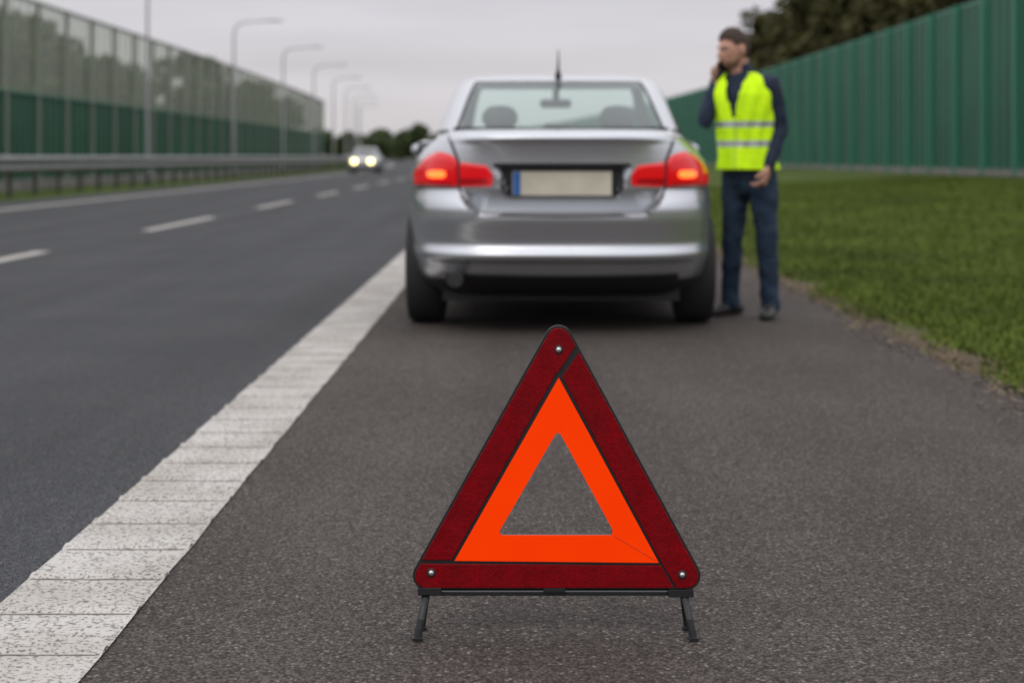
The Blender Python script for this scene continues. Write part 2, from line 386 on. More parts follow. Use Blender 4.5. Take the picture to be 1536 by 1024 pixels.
# ------------------------------------------------------------------ foliage
def leafmat(name,c1,c2,c3):
    m=bpy.data.materials.new(name); m.use_nodes=True; nt=m.node_tree; N=nt.nodes; L=nt.links; b=N['Principled BSDF']; b.inputs['Roughness'].default_value=.8; b.inputs['Specular IOR Level'].default_value=.2
    gi=N.new('ShaderNodeNewGeometry'); r=N.new('ShaderNodeValToRGB'); e=r.color_ramp.elements; e[0].color=(*c1,1); e[1].color=(*c3,1); q=e.new(.5); q.color=(*c2,1)
    tc=N.new('ShaderNodeTexCoord'); n=N.new('ShaderNodeTexNoise'); n.inputs['Scale'].default_value=.35; L.new(tc.outputs['Object'],n.inputs[0])
    a=N.new('ShaderNodeMath'); a.operation='MULTIPLY_ADD'; a.inputs[1].default_value=.45; L.new(gi.outputs['Random Per Island'],a.inputs[0])
    s=N.new('ShaderNodeMath'); s.operation='SUBTRACT'; L.new(n.outputs['Fac'],s.inputs[0]); s.inputs[1].default_value=.2; L.new(s.outputs[0],a.inputs[2])
    L.new(a.outputs[0],r.inputs[0]); L.new(r.outputs[0],b.inputs['Base Color']); return m
M_leafR=leafmat('foliage_olive',(.032,.034,.012),(.066,.064,.022),(.12,.11,.045))
M_leafL=leafmat('foliage_green',(.035,.052,.020),(.065,.09,.035),(.11,.13,.06))
M_bark=mat('bark',(.06,.045,.035),.9)
def trees(name,specs,leaf,lm):
    allV=[]; tb=MB()
    for (x,y,h,r) in specs:
        tb.loft([(x,y,-.1),(x+.1,y,h*.35),(x-.1,y+.1,h*.8)],[h*.022,h*.016,h*.006],n=8)
        nc=int(16+h*1.5)
        for c in range(nc):
            t=rng.random(); zz=h*(.22+.74*t); rr=r*math.sqrt(max(.05,1-((t-.35)/.68)**2)); a=rng.random()*6.28; q=rr*(.35+.6*rng.random())
            cc=np.array([x+q*math.cos(a),y+q*math.sin(a),zz]); cr_=r*(.22+.22*rng.random())
            if c%3==0: tb.loft([(x,y,zz*.55),tuple(cc)],[h*.008,h*.003],n=5)
            m=int(55+14*cr_/leaf); d=rng.normal(size=(m,3)); d/=np.linalg.norm(d,axis=1)[:,None]; p=cc+d*(cr_*(.55+.5*rng.random(m)))[:,None]*np.array([1,1,.8])
            u=rng.normal(size=(m,3)); u/=np.linalg.norm(u,axis=1)[:,None]; v=np.cross(u,rng.normal(size=(m,3))); v/=np.linalg.norm(v,axis=1)[:,None]
            s=leaf*(.5+.8*rng.random(m))[:,None]
            allV.append(np.stack([p-u*s,p-v*s*.6,p+u*s,p+v*s*.6],1))
    e=empty(name); o=tri_obj('foliage',np.concatenate(allV),lm,4); o.parent=e; tb.obj('trunks',[M_bark],e,True)
sp=[]
for y in np.arange(48,150,3.2):
    for row in range(2):
        xx=20.5+row*3.5+random.uniform(-1,1); yy=y+random.uniform(-1.5,1.5)
        hh=(12.2+random.uniform(-1.2,1.2)) * (1 if y<138 else .78)
        sp.append((xx,yy,hh,2.9))
trees('tree_row',sp,.30,M_leafR)
sp=[]
for (px,ytop) in [(-10,25),(10,15),(35,20),(55,35),(80,55),(105,95),(135,92),(160,88),(185,105),(210,150),(255,95),(280,82),(305,90),(330,110),(365,120),(395,125),(425,150)]:
    X=-21+random.uniform(-1.5,1.5); Y=X*2400/(px-768); z=.95+(235-ytop)*Y/2400; sp.append((X,Y,z,1.7+random.random()*.8))
trees('tree_row',sp,.22,M_leafL)
sp=[]
for x in np.arange(-75,60,3.4):
    yy=285+random.uniform(-15,25); sp.append((x+random.uniform(-1.5,1.5),yy,4.2+1.6*abs(math.sin(x*.13+1))+random.uniform(-1,.8),3.0))
trees('distant_trees',sp,.45,M_leafL)

# ------------------------------------------------------------------ car
M_glass=bpy.data.materials.new('car_glass'); M_glass.use_nodes=True; nt=M_glass.node_tree; N=nt.nodes
for q in list(N): N.remove(q)
o=N.new('ShaderNodeOutputMaterial'); t=N.new('ShaderNodeBsdfTransparent'); t.inputs[0].default_value=(.80,.90,.865,1); p=N.new('ShaderNodeBsdfGlossy'); p.inputs['Roughness'].default_value=.02; p.inputs[0].default_value=(.9,.95,.93,1)
lw=N.new('ShaderNodeLayerWeight'); lw.inputs[0].default_value=.5; pw=N.new('ShaderNodeMath'); pw.operation='POWER'; pw.inputs[1].default_value=4; ma=N.new('ShaderNodeMath'); ma.operation='MULTIPLY_ADD'; ma.inputs[1].default_value=.8; ma.inputs[2].default_value=.05
m1=N.new('ShaderNodeMixShader')
nt.links.new(lw.outputs['Facing'],pw.inputs[0]); nt.links.new(pw.outputs[0],ma.inputs[0]); nt.links.new(ma.outputs[0],m1.inputs[0]); nt.links.new(t.outputs[0],m1.inputs[1]); nt.links.new(p.outputs[0],m1.inputs[2]); nt.links.new(m1.outputs[0],o.inputs[0])
M_silver=mat('silver_paint',(.50,.515,.54),.27,.80,.7,bump=(900,.04,.0005))
M_white=mat('white_paint',(.45,.45,.45),.3,0,.6)
M_black=mat('black_plastic',(.012,.012,.013),.55)
M_seam=mat('panel_gap',(.02,.02,.022),.8)
M_int=mat('interior_fabric',(.035,.038,.040),.9)
M_chrome=mat('brushed_pipe',(.12,.115,.11),.4,1)
M_red=mat('tail_lamp_red',(.42,.003,.006),.15,0,.25,emis=(1,.004,.010),es=.30)
M_dred=mat('tail_lamp_dark_red',(.22,.003,.006),.15,0,.25,emis=(1,.004,.010),es=.10)
M_bulb=mat('brake_bulb',(1,.2,.05),.3,emis=(1,.075,.010),es=4.0)
M_plate=mat('plate_white',(.56,.52,.42),.5,var=(8,(.48,.44,.35)))
M_blue=mat('plate_blue',(.015,.10,.32),.5)
M_tyre=mat('tyre_rubber',(.016,.016,.016),.8,bump=(60,.3,.004))
M_rim=mat('alloy_rim',(.4,.41,.42),.3,.8)
M_head=mat('headlamp_lit',(1,1,.8),.3,emis=(1,.86,.30),es=5.5)
M_lens=mat('headlamp_clear',(.5,.52,.55),.1,.3,.8)

NB=4.6
Y0=pchip([(.20,.30),(.26,.16),(.32,.08),(.38,.038),(.415,.008),(.432,.0),(.45,.012),(.48,.034),(.56,.018),(.62,.004),(.67,.002),(.71,.02),(.75,.06),(.78,.08),(.85,.072),(.95,.066),(1.02,.055),(1.045,.04),(1.058,.045),(1.085,.10),(1.098,.25),(1.105,.62)])
Y1=pchip([(.20,4.25),(.3,4.42),(.45,4.5),(.6,4.48),(.7,4.42),(.78,4.2),(.85,3.92),(.92,3.6),(.98,3.35),(1.03,3.15),(1.105,3.0)])
W_=pchip([(.20,.80),(.30,.86),(.45,.888),(.6,.89),(.75,.885),(.85,.868),(.92,.842),(.98,.80),(1.03,.745),(1.07,.69),(1.09,.65),(1.105,.57)])
def rdef(x,z):
    ax=abs(x); d=0
    hw=np.interp(z,[.645,.70,.79],[.43,.50,.545])
    m=sstep(.645,.66,z)*(1-sstep(.765,.785,z))*(1-sstep(hw-.015,hw+.015,ax))
    if m>0: d+=m*(float(np.interp(z,[.65,.78],[.135,.078]))-Y0(z))
    hw=np.interp(z,[.735,.89],[.29,.345])
    m=sstep(.733,.745,z)*(1-sstep(.885,.897,z))*(1-sstep(hw-.012,hw+.012,ax))
    return d+m*.035
def surf(x,z,front=False,o=0.0):
    w_=W_(z); y0=Y0(z); y1=Y1(z); yc=(y0+y1)/2; hl=(y1-y0)/2
    def yy(x):
        t=min(abs(x)/w_,.9995); b_=hl*(1-t**NB)**(1/NB); return yc+b_ if front else yc-b_
    y=yy(x); g=(yy(x+.001)-yy(x-.001))/.002; ln=math.sqrt(1+g*g)
    if front: return Vector((x-g/ln*o,y+o/ln,z))
    return Vector((x+g/ln*o,y+rdef(x,z)-o/ln,z))
def side(y,z,sg,o=0.0):
    w_=W_(z); y0=Y0(z); y1=Y1(z); yc=(y0+y1)/2; hl=(y1-y0)/2; t=min(abs(y-yc)/hl,.999)
    return Vector((sg*(w_*(1-t**NB)**(1/NB)+o),y,z))
def ring(a,b_,y0,y1,w_,n):
    r=(abs(a)**n+abs(b_)**n)**(-1/n); return a*r*w_,(y0+y1)/2+b_*r*(y1-y0)/2
def sqpts(nr,ns,nf):
    P=[]
    for i in range(nr): P.append((-1+2*i/nr,-1))
    for i in range(ns): P.append((1,-1+2*i/ns))
    for i in range(nf): P.append((1-2*i/nf,1))
    for i in range(ns): P.append((-1,1-2*i/ns))
    return P
def patch(mb,xs,top,bot,mi,o=.006,front=False,nx=24,nz=8,mirror=True,tuck=True):
    for sg in ((1,-1) if mirror else (1,)):
        vs=[];fs=[]
        for j in range(nz+1):
            for i in range(nx+1):
                x=xs[0]+(xs[-1]-xs[0])*i/nx; zt=float(np.interp(x,*zip(*top))); zb=float(np.interp(x,*zip(*bot))); z=zb+(zt-zb)*j/nz
                oo=o
                if tuck and (i in(0,nx) or j in(0,nz)): oo=-.004
                vs.append(surf(sg*x,z,front,oo))
        for j in range(nz):
            for i in range(nx):
                q=(j*(nx+1)+i,j*(nx+1)+i+1,(j+1)*(nx+1)+i+1,(j+1)*(nx+1)+i); fs.append(q if (sg>0)!=front else q[::-1])
        mb.add(vs,fs,mi)
def ribbon(mb,path,wd,mi,fn,o=.003,step=.02):
    pts=[]
    for i in range(len(path)-1):
        a=Vector(path[i]);c=Vector(path[i+1]);n=max(1,int((c-a).length/step))
        for k in range(n): pts.append(a+(c-a)*k/n)
    pts.append(Vector(path[-1])); vs=[]
    for i,p in enumerate(pts):
        t=(pts[min(i+1,len(pts)-1)]-pts[max(0,i-1)]).normalized(); nn=Vector((-t.y,t.x))
        for s_ in(-.5,.5):
            q=p+nn*wd*s_; vs.append(fn(q.x,q.y,o))
    mb.add(vs,[(2*i,2*i+1,2*i+3,2*i+2) for i in range(len(pts)-1)],mi)

def build_car(name,loc,rz,paint,tail_on,head_on):
    root=empty(name,loc,rz)
    P=sqpts(110,70,60); Z=sorted(set([.20,.22,.24,.26,.28,.295]+list(np.round(np.arange(.31,1.03,.0125),4))+[1.035,1.045,1.052,1.06,1.07,1.08,1.088,1.094,1.098,1.101,1.103,1.105]))
    b=MB(); vs=[]
    for z in Z:
        y0,y1,w_=Y0(z),Y1(z),W_(z)
        for a,c in P:
            x,y=ring(a,c,y0,y1,w_,NB)
            if c<0 and y<.7: y+=rdef(x,z) if abs(a)<1 else 0
            vs.append((x,y,z))
    n=len(P);fs=[];ms=[]
    for j in range(len(Z)-1):
        for i in range(n):
            fs.append((j*n+i,j*n+(i+1)%n,(j+1)*n+(i+1)%n,(j+1)*n+i)); ms.append(1 if Z[j]<.29 else 0)
    fs.append(tuple(reversed(range(n)))); ms.append(1); fs.append(tuple((len(Z)-1)*n+i for i in range(n))); ms.append(2)
    b.add(vs,fs,ms); body=b.obj('body_shell',[paint,M_black,M_int],root,True)
    c=MB()
    for sg in(1,-1):
        for wy in(.86,3.5):
            c.loft([(sg*.58,wy,.335),(sg*.80,wy,.335),(sg*1.1,wy,.335)],[.365,.365,.375],ref=(0,1,0),n=48,round_ends=False)
    cut=c.obj('cutter',[M_black]); cut.parent=root
    bo=body.modifiers.new('w','BOOLEAN'); bo.object=cut; bo.operation='DIFFERENCE'; bo.solver='EXACT'; bo.material_mode='TRANSFER'
    bake(body); bpy.data.objects.remove(cut)
    body.data.set_sharp_from_angle(angle=math.radians(50))
    NG=5.0
    gy0=pchip([(1.02,.45),(1.09,.60),(1.2,.86),(1.3,1.10),(1.39,1.33),(1.43,1.47),(1.455,1.66),(1.472,1.85),(1.48,2.0)])
    gy1=pchip([(1.02,3.38),(1.09,3.25),(1.2,3.03),(1.3,2.83),(1.39,2.64),(1.43,2.55),(1.455,2.45),(1.472,2.34),(1.48,2.2)])
    gw=pchip([(1.02,.745),(1.09,.732),(1.2,.70),(1.3,.668),(1.38,.636),(1.42,.607),(1.445,.565),(1.465,.48),(1.475,.38),(1.48,.25)])
    P=sqpts(40,40,40); Z=[1.02,1.05,1.08,1.105,1.112]+list(np.arange(1.13,1.395,.02))+[1.398,1.41,1.42,1.43,1.44,1.45,1.458,1.465,1.47,1.475,1.48]
    b=MB();vs=[];fs=[];ms=[];n=len(P)
    for z in Z:
        for a,c in P:
            x,y=ring(a,c,gy0(z),gy1(z),gw(z),NG); vs.append((x,y,z))
    for j in range(len(Z)-1):
        zc=(Z[j]+Z[j+1])/2
        for i in range(n):
            g_=0
            if 1.105<zc<1.405 :
                if i<40 : g_=1 if 2<=i<38 else 0; 
                elif 80<=i<120: g_=1 if 82<=i<118 else 0
                else:
                    cc=P[i][1] if i<80 else -1+2*((160-i-1)/40)
                    if zc<1.39: g_=1 if (-.62<=cc<-.1 or .0<=cc<.82) else 0
                    if g_==0 and -.11<cc<.0 and zc<1.39: g_=2
            if 1.07<zc<=1.105 and not(i<40): g_=2
            if zc>1.397 and i<40 and 2<=i<38 and zc<1.405: g_=2
            if g_==1 and i<40 and (i in(2,37)): g_=2
            fs.append((j*n+i,j*n+(i+1)%n,(j+1)*n+(i+1)%n,(j+1)*n+i)); ms.append(g_)
    fs.append(tuple((len(Z)-1)*n+i for i in range(n))); ms.append(0)
    b.add(vs,fs,ms); gh=b.obj('greenhouse',[paint,M_glass,M_black],root,True)
    b=MB()
    for sx in(-.355,.355):
        b.box((sx,1.30,1.11),(.05,.03,.08))
        b.loft([(sx,1.28,1.150),(sx,1.285,1.165),(sx,1.29,1.205),(sx,1.305,1.225)],[(.098,.04),(.108,.045),(.106,.045),(.092,.035)],n=28)
        b.loft([(sx,2.05,1.0),(sx,2.02,1.12)],[(.18,.05),(.10,.04)],n=16)
    b.box((0,.88,1.10),(1.2,.6,.03)); b.box((0,2.95,1.10),(1.25,.45,.05))
    b.loft([(-.09,2.66,1.315),(.09,2.66,1.315)],[(.030,.02)]*2,ref=(0,0,1),n=12)
    b.loft([(0,2.66,1.33),(0,2.62,1.40)],[.02,.02],n=8)
    b.loft([(-.07,1.0,1.125),(.07,1.0,1.125)],[(.022,.025)]*2,ref=(0,0,1),n=12)
    b.obj('interior',[M_int],root,True)
    b=MB()   # 0 seam 1 black 2 red 3 dred 4 bulb 5 plate 6 blue 7 pipe 8 head 9 lens
    sf=lambda x,z,o: surf(x,z,False,o)
    ribbon(b,[(-.615,1.075),(-.575,.985),(-.55,.92),(-.548,.785),(-.51,.70),(-.46,.655),(-.43,.642),(0,.638),(.43,.642),(.46,.655),(.51,.70),(.548,.785),(.55,.92),(.575,.985),(.615,1.075)],.014,0,sf)
    for sg in(-1,1):
        ribbon(b,[(sg*.548,.783),(sg*.80,.778)],.010,0,sf)
    ribbon(b,[(-.36,.903),(.36,.903)],.022,1,sf,.010)
    patch(b,[0,.325],[(0,.888),(.325,.888)],[(0,.742),(.29,.742),(.325,.78)],1,.004,tuck=False)
    patch(b,[.365,.545],[(.365,.855),(.40,.905),(.545,.925)],[(.365,.80),(.385,.788),(.545,.785)],2 if tail_on else 3,.014)
    patch(b,[.553,.815],[(.553,.93),(.59,.965),(.66,.985),(.74,.955),(.79,.90),(.815,.85)],[(.553,.785),(.815,.79)],2 if tail_on else 3,.014,nx=30)
    if tail_on:
        patch(b,[.61,.715],[(.61,.868),(.635,.880),(.69,.880),(.715,.868)],[(.61,.842),(.635,.83),(.69,.83),(.715,.842)],4,.019)
        patch(b,[.39,.54],[(.39,.835),(.54,.838)],[(.39,.805),(.54,.803)],3,.019)
        patch(b,[.57,.79],[(.57,.812),(.79,.812)],[(.57,.795),(.79,.797)],3,.019)
    ribbon(b,[(-.70,.395),(.70,.395)],.006,0,sf,.002)
    patch(b,[0,.62],[(0,.315),(.62,.325)],[(0,.24),(.62,.26)],1,.006,tuck=False)
    b.box((0,Y0(.81)+.022,.808),(.525,.012,.128),5)
    b.box((-.240,Y0(.81)+.0145,.808),(.038,.006,.122),6)
    b.box((0,Y0(.81)+.030,.808),(.55,.012,.15),1)
    b.loft([(-.565,.04,.305),(-.565,.30,.305)],[.038,.038],ref=(1,0,0),mi=1,n=20,round_ends=False)
    b.loft([(-.565,.038,.305),(-.565,.08,.305)],[.042,.042],ref=(1,0,0),mi=7,n=20,round_ends=False)
    b.loft([(-.565,.030,.305),(-.565,.07,.305)],[.036,.036],ref=(1,0,0),mi=0,n=20,round_ends=False)
    b.box((0,2.2,.20),(1.3,3.6,.08),1)
    b.box((0,.86,.30),(1.3,.10,.10),1)
    b.loft([(0,1.50,1.44),(0,1.47,1.475)],[(.022,.035),(.012,.02)],n=12,mi=1)
    b.loft([(0,1.47,1.47),(0,1.44,1.53),(0,1.41,1.60)],[.009,.006,.003],n=8,mi=1)
    b.loft([(0,1.36,1.405),(0,1.27,1.37)],[(.016,.010),(.012,.008)],n=8,mi=1)
    for sg in(-1,1):
        fn=lambda y,z,o,sg=sg: side(y,z,sg,o)
        for yy in(1.35,2.05,3.05):
            ribbon(b,[(yy,.32),(yy,.6),(yy+.03,1.0)],.008,0,fn)
        ribbon(b,[(1.35,.32),(3.05,.32)],.008,0,fn)
        ribbon(b,[(1.35,.62),(3.05,.60)],.03,1,fn,.006)
        for yy in(1.5,2.3): b.loft([side(yy,.86,sg,.02),side(yy+.18,.86,sg,.02)],[(.014,.012)]*2,ref=(0,0,1),n=10,mi=7)
    patch(b,[0,.42],[(0,.70),(.42,.70)],[(0,.60),(.42,.61)],1,.005,front=True)
    patch(b,[0,.55],[(0,.42),(.55,.40)],[(0,.30),(.55,.32)],1,.005,front=True)
    patch(b,[.48,.78],[(.48,.71),(.78,.745)],[(.48,.62),(.78,.66)],9,.010,front=True)
    if head_on:
        for sg in(-1,1):
            p=surf(sg*.47,.67,True,.04); b.ell(p,(.17,.05,.14),8)
    b.obj('trim_and_lamps',[M_seam,M_black,M_red,M_dred,M_bulb,M_plate,M_blue,M_chrome,M_head,M_lens],root,True,angle=40)
    b=MB()
    for sg in(-1,1):
        b.loft([(sg*.80,3.0,.98),(sg*.88,3.0,.985)],[(.03,.02)]*2,ref=(0,1,0),n=10,mi=1)
        b.loft([(sg*.865,2.98,1.00),(sg*.92,2.97,1.005),(sg*.985,3.0,.995)],[(.05,.055),(.055,.062),(.04,.045)],ref=(0,1,0),n=16,mi=0)
        b.loft([(sg*.875,2.918,1.002),(sg*.965,2.93,1.0)],[(.006,.048)]*2,ref=(0,1,0),n=12,mi=1)
    b.obj('mirrors',[paint,M_black],root,True)
    for k,(sg,wy) in enumerate([(s_,q) for s_ in(-1,1) for q in(.86,3.5)]):
        b=MB(); R=.318; pr=[(-.105,.20),(-.108,.27),(-.10,.302),(-.075,R),(0,R+.002),(.075,R),(.10,.302),(.108,.27),(.105,.215),(.095,.205)]
        nn=40; vs=[];fs=[]
        for xx,rr in pr:
            for i in range(nn):
                th=2*math.pi*i/nn; vs.append((xx,rr*math.cos(th),rr*math.sin(th)))
        for j in range(len(pr)-1):
            for i in range(nn): fs.append((j*nn+i,j*nn+(i+1)%nn,(j+1)*nn+(i+1)%nn,(j+1)*nn+i))
        fs.append(tuple(range(nn)))
        b.add(vs,fs,0)
        pr=[(.095,.207),(.085,.195),(.04,.188),(.03,.06),(.03,.0001)]; vs=[];fs=[]
        for xx,rr in pr:
            for i in range(nn):
                th=2*math.pi*i/nn; vs.append((xx,rr*math.cos(th),rr*math.sin(th)))
        for j in range(len(pr)-1):
            for i in range(nn): fs.append((j*nn+i,j*nn+(i+1)%nn,(j+1)*nn+(i+1)%nn,(j+1)*nn+i))
        b.add(vs,fs,2)
        for i in range(7):
            th=2*math.pi*i/7; b.loft([(.075,.03*math.cos(th),.03*math.sin(th)),(.07,.19*math.cos(th),.19*math.sin(th))],[(.028,.012),(.02,.012)],ref=(0,-math.sin(th),math.cos(th)),n=8,mi=1)
        b.loft([(.05,0,0),(.085,0,0)],[.05,.045],ref=(0,1,0),n=16,mi=1)
        o=b.obj('wheel_%d'%(k+1),[M_tyre,M_rim,M_black],root,True,angle=40)
        o.location=(sg*.765,wy,R); o.rotation_euler=(0,0,0 if sg>0 else math.pi)
    return root
build_car('parked_car',(.264,8.38,0),math.radians(-.8),M_silver,True,False)
build_car('oncoming_car',(-8.65,97.0,0),math.pi,M_white,False,True)

# ------------------------------------------------------------------ warning triangle
TY=3.18; PS=2400/TY
WT=empty('warning_triangle',((835-768)/PS,TY,0))
T=lambda p:((p[0]-835)/PS,(955-p[1])/PS)
M_tb=mat('triangle_black_plastic',(.012,.012,.013),.45)
def refl():
    m=bpy.data.materials.new('red_reflector'); m.use_nodes=True; nt=m.node_tree; N=nt.nodes; L=nt.links; b=N['Principled BSDF']
    b.inputs['Roughness'].default_value=.4; b.inputs['Specular IOR Level'].default_value=.12
    tc=N.new('ShaderNodeTexCoord'); mp=N.new('ShaderNodeMapping'); mp.inputs['Rotation'].default_value=(math.radians(90),0,0); L.new(tc.outputs['Object'],mp.inputs[0])
    br=N.new('ShaderNodeTexBrick'); br.inputs['Scale'].default_value=1; br.inputs['Brick Width'].default_value=.0075; br.inputs['Row Height'].default_value=.0045; br.inputs['Mortar Size'].default_value=.0007
    br.inputs['Color1'].default_value=(.29,.002,.007,1); br.inputs['Color2'].default_value=(.20,.0015,.005,1); br.inputs['Mortar'].default_value=(.11,.001,.003,1)
    L.new(mp.outputs[0],br.inputs['Vector']); 
    n=N.new('ShaderNodeTexNoise'); n.inputs['Scale'].default_value=22; L.new(tc.outputs['Object'],n.inputs[0])
    mr=N.new('ShaderNodeMapRange'); mr.inputs['To Min'].default_value=.7; mr.inputs['To Max'].default_value=1.3; L.new(n.outputs['Fac'],mr.inputs['Value'])
    v=N.new('ShaderNodeVectorMath'); v.operation='SCALE'; L.new(br.outputs['Color'],v.inputs[0]); L.new(mr.outputs[0],v.inputs['Scale']); L.new(v.outputs[0],b.inputs['Base Color'])
    bp=N.new('ShaderNodeBump'); bp.inputs['Strength'].default_value=.5; bp.inputs['Distance'].default_value=.001; L.new(br.outputs['Fac'],bp.inputs['Height']); L.new(bp.outputs[0],b.inputs['Normal'])
    return m
M_refl=refl()
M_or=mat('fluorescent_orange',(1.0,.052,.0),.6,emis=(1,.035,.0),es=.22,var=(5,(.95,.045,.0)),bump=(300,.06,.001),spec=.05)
M_riv=mat('rivet',(.6,.6,.6),.3,.9)
def arc(c,r,a0,a1,n=8): return [(c[0]+r*math.cos(math.radians(a0+(a1-a0)*i/n)),c[1]+r*math.sin(math.radians(a0+(a1-a0)*i/n))) for i in range(n+1)]
AP,BL,BR=(838,512),(640,866),(1030,866)
def prism(mb,poly,yf,yb,mi):
    P=[T(p) for p in poly]; n=len(P)
    vs=[(x,yf,z) for x,z in P]+[(x,yb,z) for x,z in P]
    fs=[tuple(range(n)),tuple(range(2*n-1,n-1,-1))]+[(i,i+n,(i+1)%n+n,(i+1)%n) for i in range(n)]
    mb.add(vs,fs,mi)
def hull(r): return arc(AP,r,209,331.5)+arc(BR,r,331.5,450)+arc(BL,r,90,209)
hole=[(834,652),(840,652),(919,797),(917,805),(752,805),(749,799)]
H=hull(21)
outer=[T(p) for p in H]; inn=[T(p) for p in hole]
bm=bmesh.new()
ov=[bm.verts.new((x,0,z)) for x,z in outer]; iv=[bm.verts.new((x,0,z)) for x,z in inn]
es=[bm.edges.new((ov[i],ov[(i+1)%len(ov)])) for i in range(len(ov))]+[bm.edges.new((iv[i],iv[(i+1)%len(iv)])) for i in range(len(iv))]
bmesh.ops.triangle_fill(bm,edges=es,use_beauty=True)
geo=bmesh.ops.extrude_face_region(bm,geom=bm.faces[:]); bmesh.ops.translate(bm,verts=[v for v in geo['geom'] if isinstance(v,bmesh.types.BMVert)],vec=(0,.010,0))
bmesh.ops.recalc_face_normals(bm,faces=bm.faces[:])
me=bpy.data.meshes.new('frame'); bm.to_mesh(me); bm.free(); me.materials.append(M_tb); fo=bpy.data.objects.new('frame',me); COL.objects.link(fo); fo.parent=WT
b=MB()
left=[(633,842)]+arc(AP,17.5,209,331.5)+[(863.5,521),(838.5,560),(834,563),(677.5,842)]
right=[(868.5,531)]+arc(BR,17.5,331.5,450)+[(1015,883.5),(994.5,850),(843,567)]
bottom=[(631,847.5),(991,850),(1010.5,883.5)]+arc(BL,17.5,90,200)
for p in(left,right,bottom): prism(b,p,-.004,-.0005,0)
rf=b.obj('red_reflectors',[M_refl],WT,bevel=.0012)
b=MB()
ou=[(838,569),(988,846),(682,843)]
O3=[T(p) for p in ou]; I6=[T(p) for p in hole]
vs=[(x,-.0035,z) for x,z in O3]+[(x,-.0035,z) for x,z in I6]
fs=[(0,3,4),(0,4,5,1),(1,5,6),(1,6,7,2),(2,7,8),(2,8,3,0)]
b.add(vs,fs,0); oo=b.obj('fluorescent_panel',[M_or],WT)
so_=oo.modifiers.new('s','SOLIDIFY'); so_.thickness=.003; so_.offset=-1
b=MB(); prism(b,[(921,806),(922.2,805.4),(984,842),(983,842.8)],-.0042,-.0036,0); b.obj('panel_seam',[mat('orange_seam',(.65,.04,.0),.6)],WT)
b=MB()
for p in((838,527),(647,861),(1023,864)):
    x,z=T(p); b.ell((x,-.005,z),(.0058,.004,.0058),0); b.ell((x,-.0042,z),(.009,.0012,.009),1)
b.obj('rivets',[M_riv,M_tb],WT,True)
b=MB()
def bx(p0,p1,yc,dy,mi=0):
    a=T(p0);c=T(p1); b.box(((a[0]+c[0])/2,yc,(a[1]+c[1])/2),(abs(a[0]-c[0]),dy,abs(a[1]-c[1])),mi)
bx((628,891),(1040,897),.012,.016); bx((640,885),(1030,888.5),.004,.008)
bx((627,883),(662,894),.008,.03); bx((1002,886),(1040,897),.008,.03); bx((815,884),(848,890),.004,.02)
for sx,cx in((-1,639),(1,1026)):
    def tp(px,py,y): q=T((px,py)); return (q[0],y,q[1])
    for fy,sp_ in((-1,1),(1,.75)):
        pts=[tp(cx,893,.01),tp(cx+sx*3*sp_,908,fy*.018),tp(cx+sx*6*sp_,925,fy*.030),tp(cx+sx*9*sp_,940,fy*.034),tp(cx+sx*11*sp_,951,fy*.036)]
        b.loft(pts,[(.0085,.005),(.0080,.004),(.0075,.0038),(.0075,.0038),(.0085,.004)],ref=(1,0,0),n=10)
        q=pts[-1]; b.box((q[0],q[1],.004),(.019,.02,.008))
b.obj('stand',[M_tb],WT,bevel=.001)

# ------------------------------------------------------------------ man
MX,MY=(1125-768)*9.5/2400,9.5
MAN=empty('man_in_safety_vest',(MX,MY,0)); MAN.scale=(.99,.99,.985)
al=math.radians(38); F=Vector((-math.sin(al),-math.cos(al),0)); Lf=Vector((math.cos(al),-math.sin(al),0)); U=Vector((0,0,1))
M_navy=mat('navy_jumper',(.011,.020,.046),.9,bump=(60,.4,.006),var=(9,(.008,.014,.032)))
M_jean=mat('denim',(.013,.032,.062),.9,bump=(40,.5,.008),var=(8,(.007,.018,.038)))
M_skin=mat('skin',(.52,.28,.20),.55,var=(20,(.44,.22,.15)))
M_hair=mat('dark_brown_hair',(.040,.023,.015),.8,bump=(160,.8,.004))
M_beard=mat('beard',(.17,.085,.058),.85,bump=(200,.8,.003),var=(120,(.26,.13,.09)))
M_vest=mat('hi_vis_fabric',(.62,.92,.015),.8,emis=(.55,1,.0),es=.08,bump=(25,.6,.01),var=(12,(.50,.80,.015)),spec=.1)
M_tape=mat('reflective_tape',(.36,.38,.40),.35,.3)
M_shoe=mat('black_leather_shoe',(.02,.018,.017),.5)
M_phone=mat('phone_black',(.01,.01,.012),.2)
def remesh(o,vox,sm=4,disp=None):
    r=o.modifiers.new('r','REMESH'); r.mode='VOXEL'; r.voxel_size=vox; r.use_smooth_shade=True
    s=o.modifiers.new('s','SMOOTH'); s.iterations=sm; s.factor=.5
    if disp:
        t=bpy.data.textures.new('wr','CLOUDS'); t.noise_scale=disp[0]; t.noise_depth=2
        d=o.modifiers.new('d','DISPLACE'); d.texture=t; d.strength=disp[1]; d.mid_level=.5; d.texture_coords='LOCAL'
    bake(o); o.data.polygons.foreach_set('use_smooth',[True]*len(o.data.polygons))
def tors(z):
    t=(z-.87)/.55; return Vector((-.01-.025*t,0,z)) 
b=MB()
Tz=[.86,.95,1.05,1.15,1.25,1.34,1.40,1.44,1.475]; Ta=[.158,.147,.144,.152,.165,.172,.162,.120,.065]; Td=[.112,.105,.105,.112,.12,.118,.10,.08,.06]
b.loft([tors(z) for z in Tz],list(zip(Ta,Td)),ref=Lf,n=28)
SL=Vector((.108,-.118,1.40)); SR=Vector((-.178,.108,1.40))
EL=Vector((.170,-.10,1.13)); WL=Vector((.085,-.185,.905))
ER=Vector((-.275,.01,1.165)); WR=Vector((-.195,.045,1.385))
def mid(a,c,t): return a+(c-a)*t
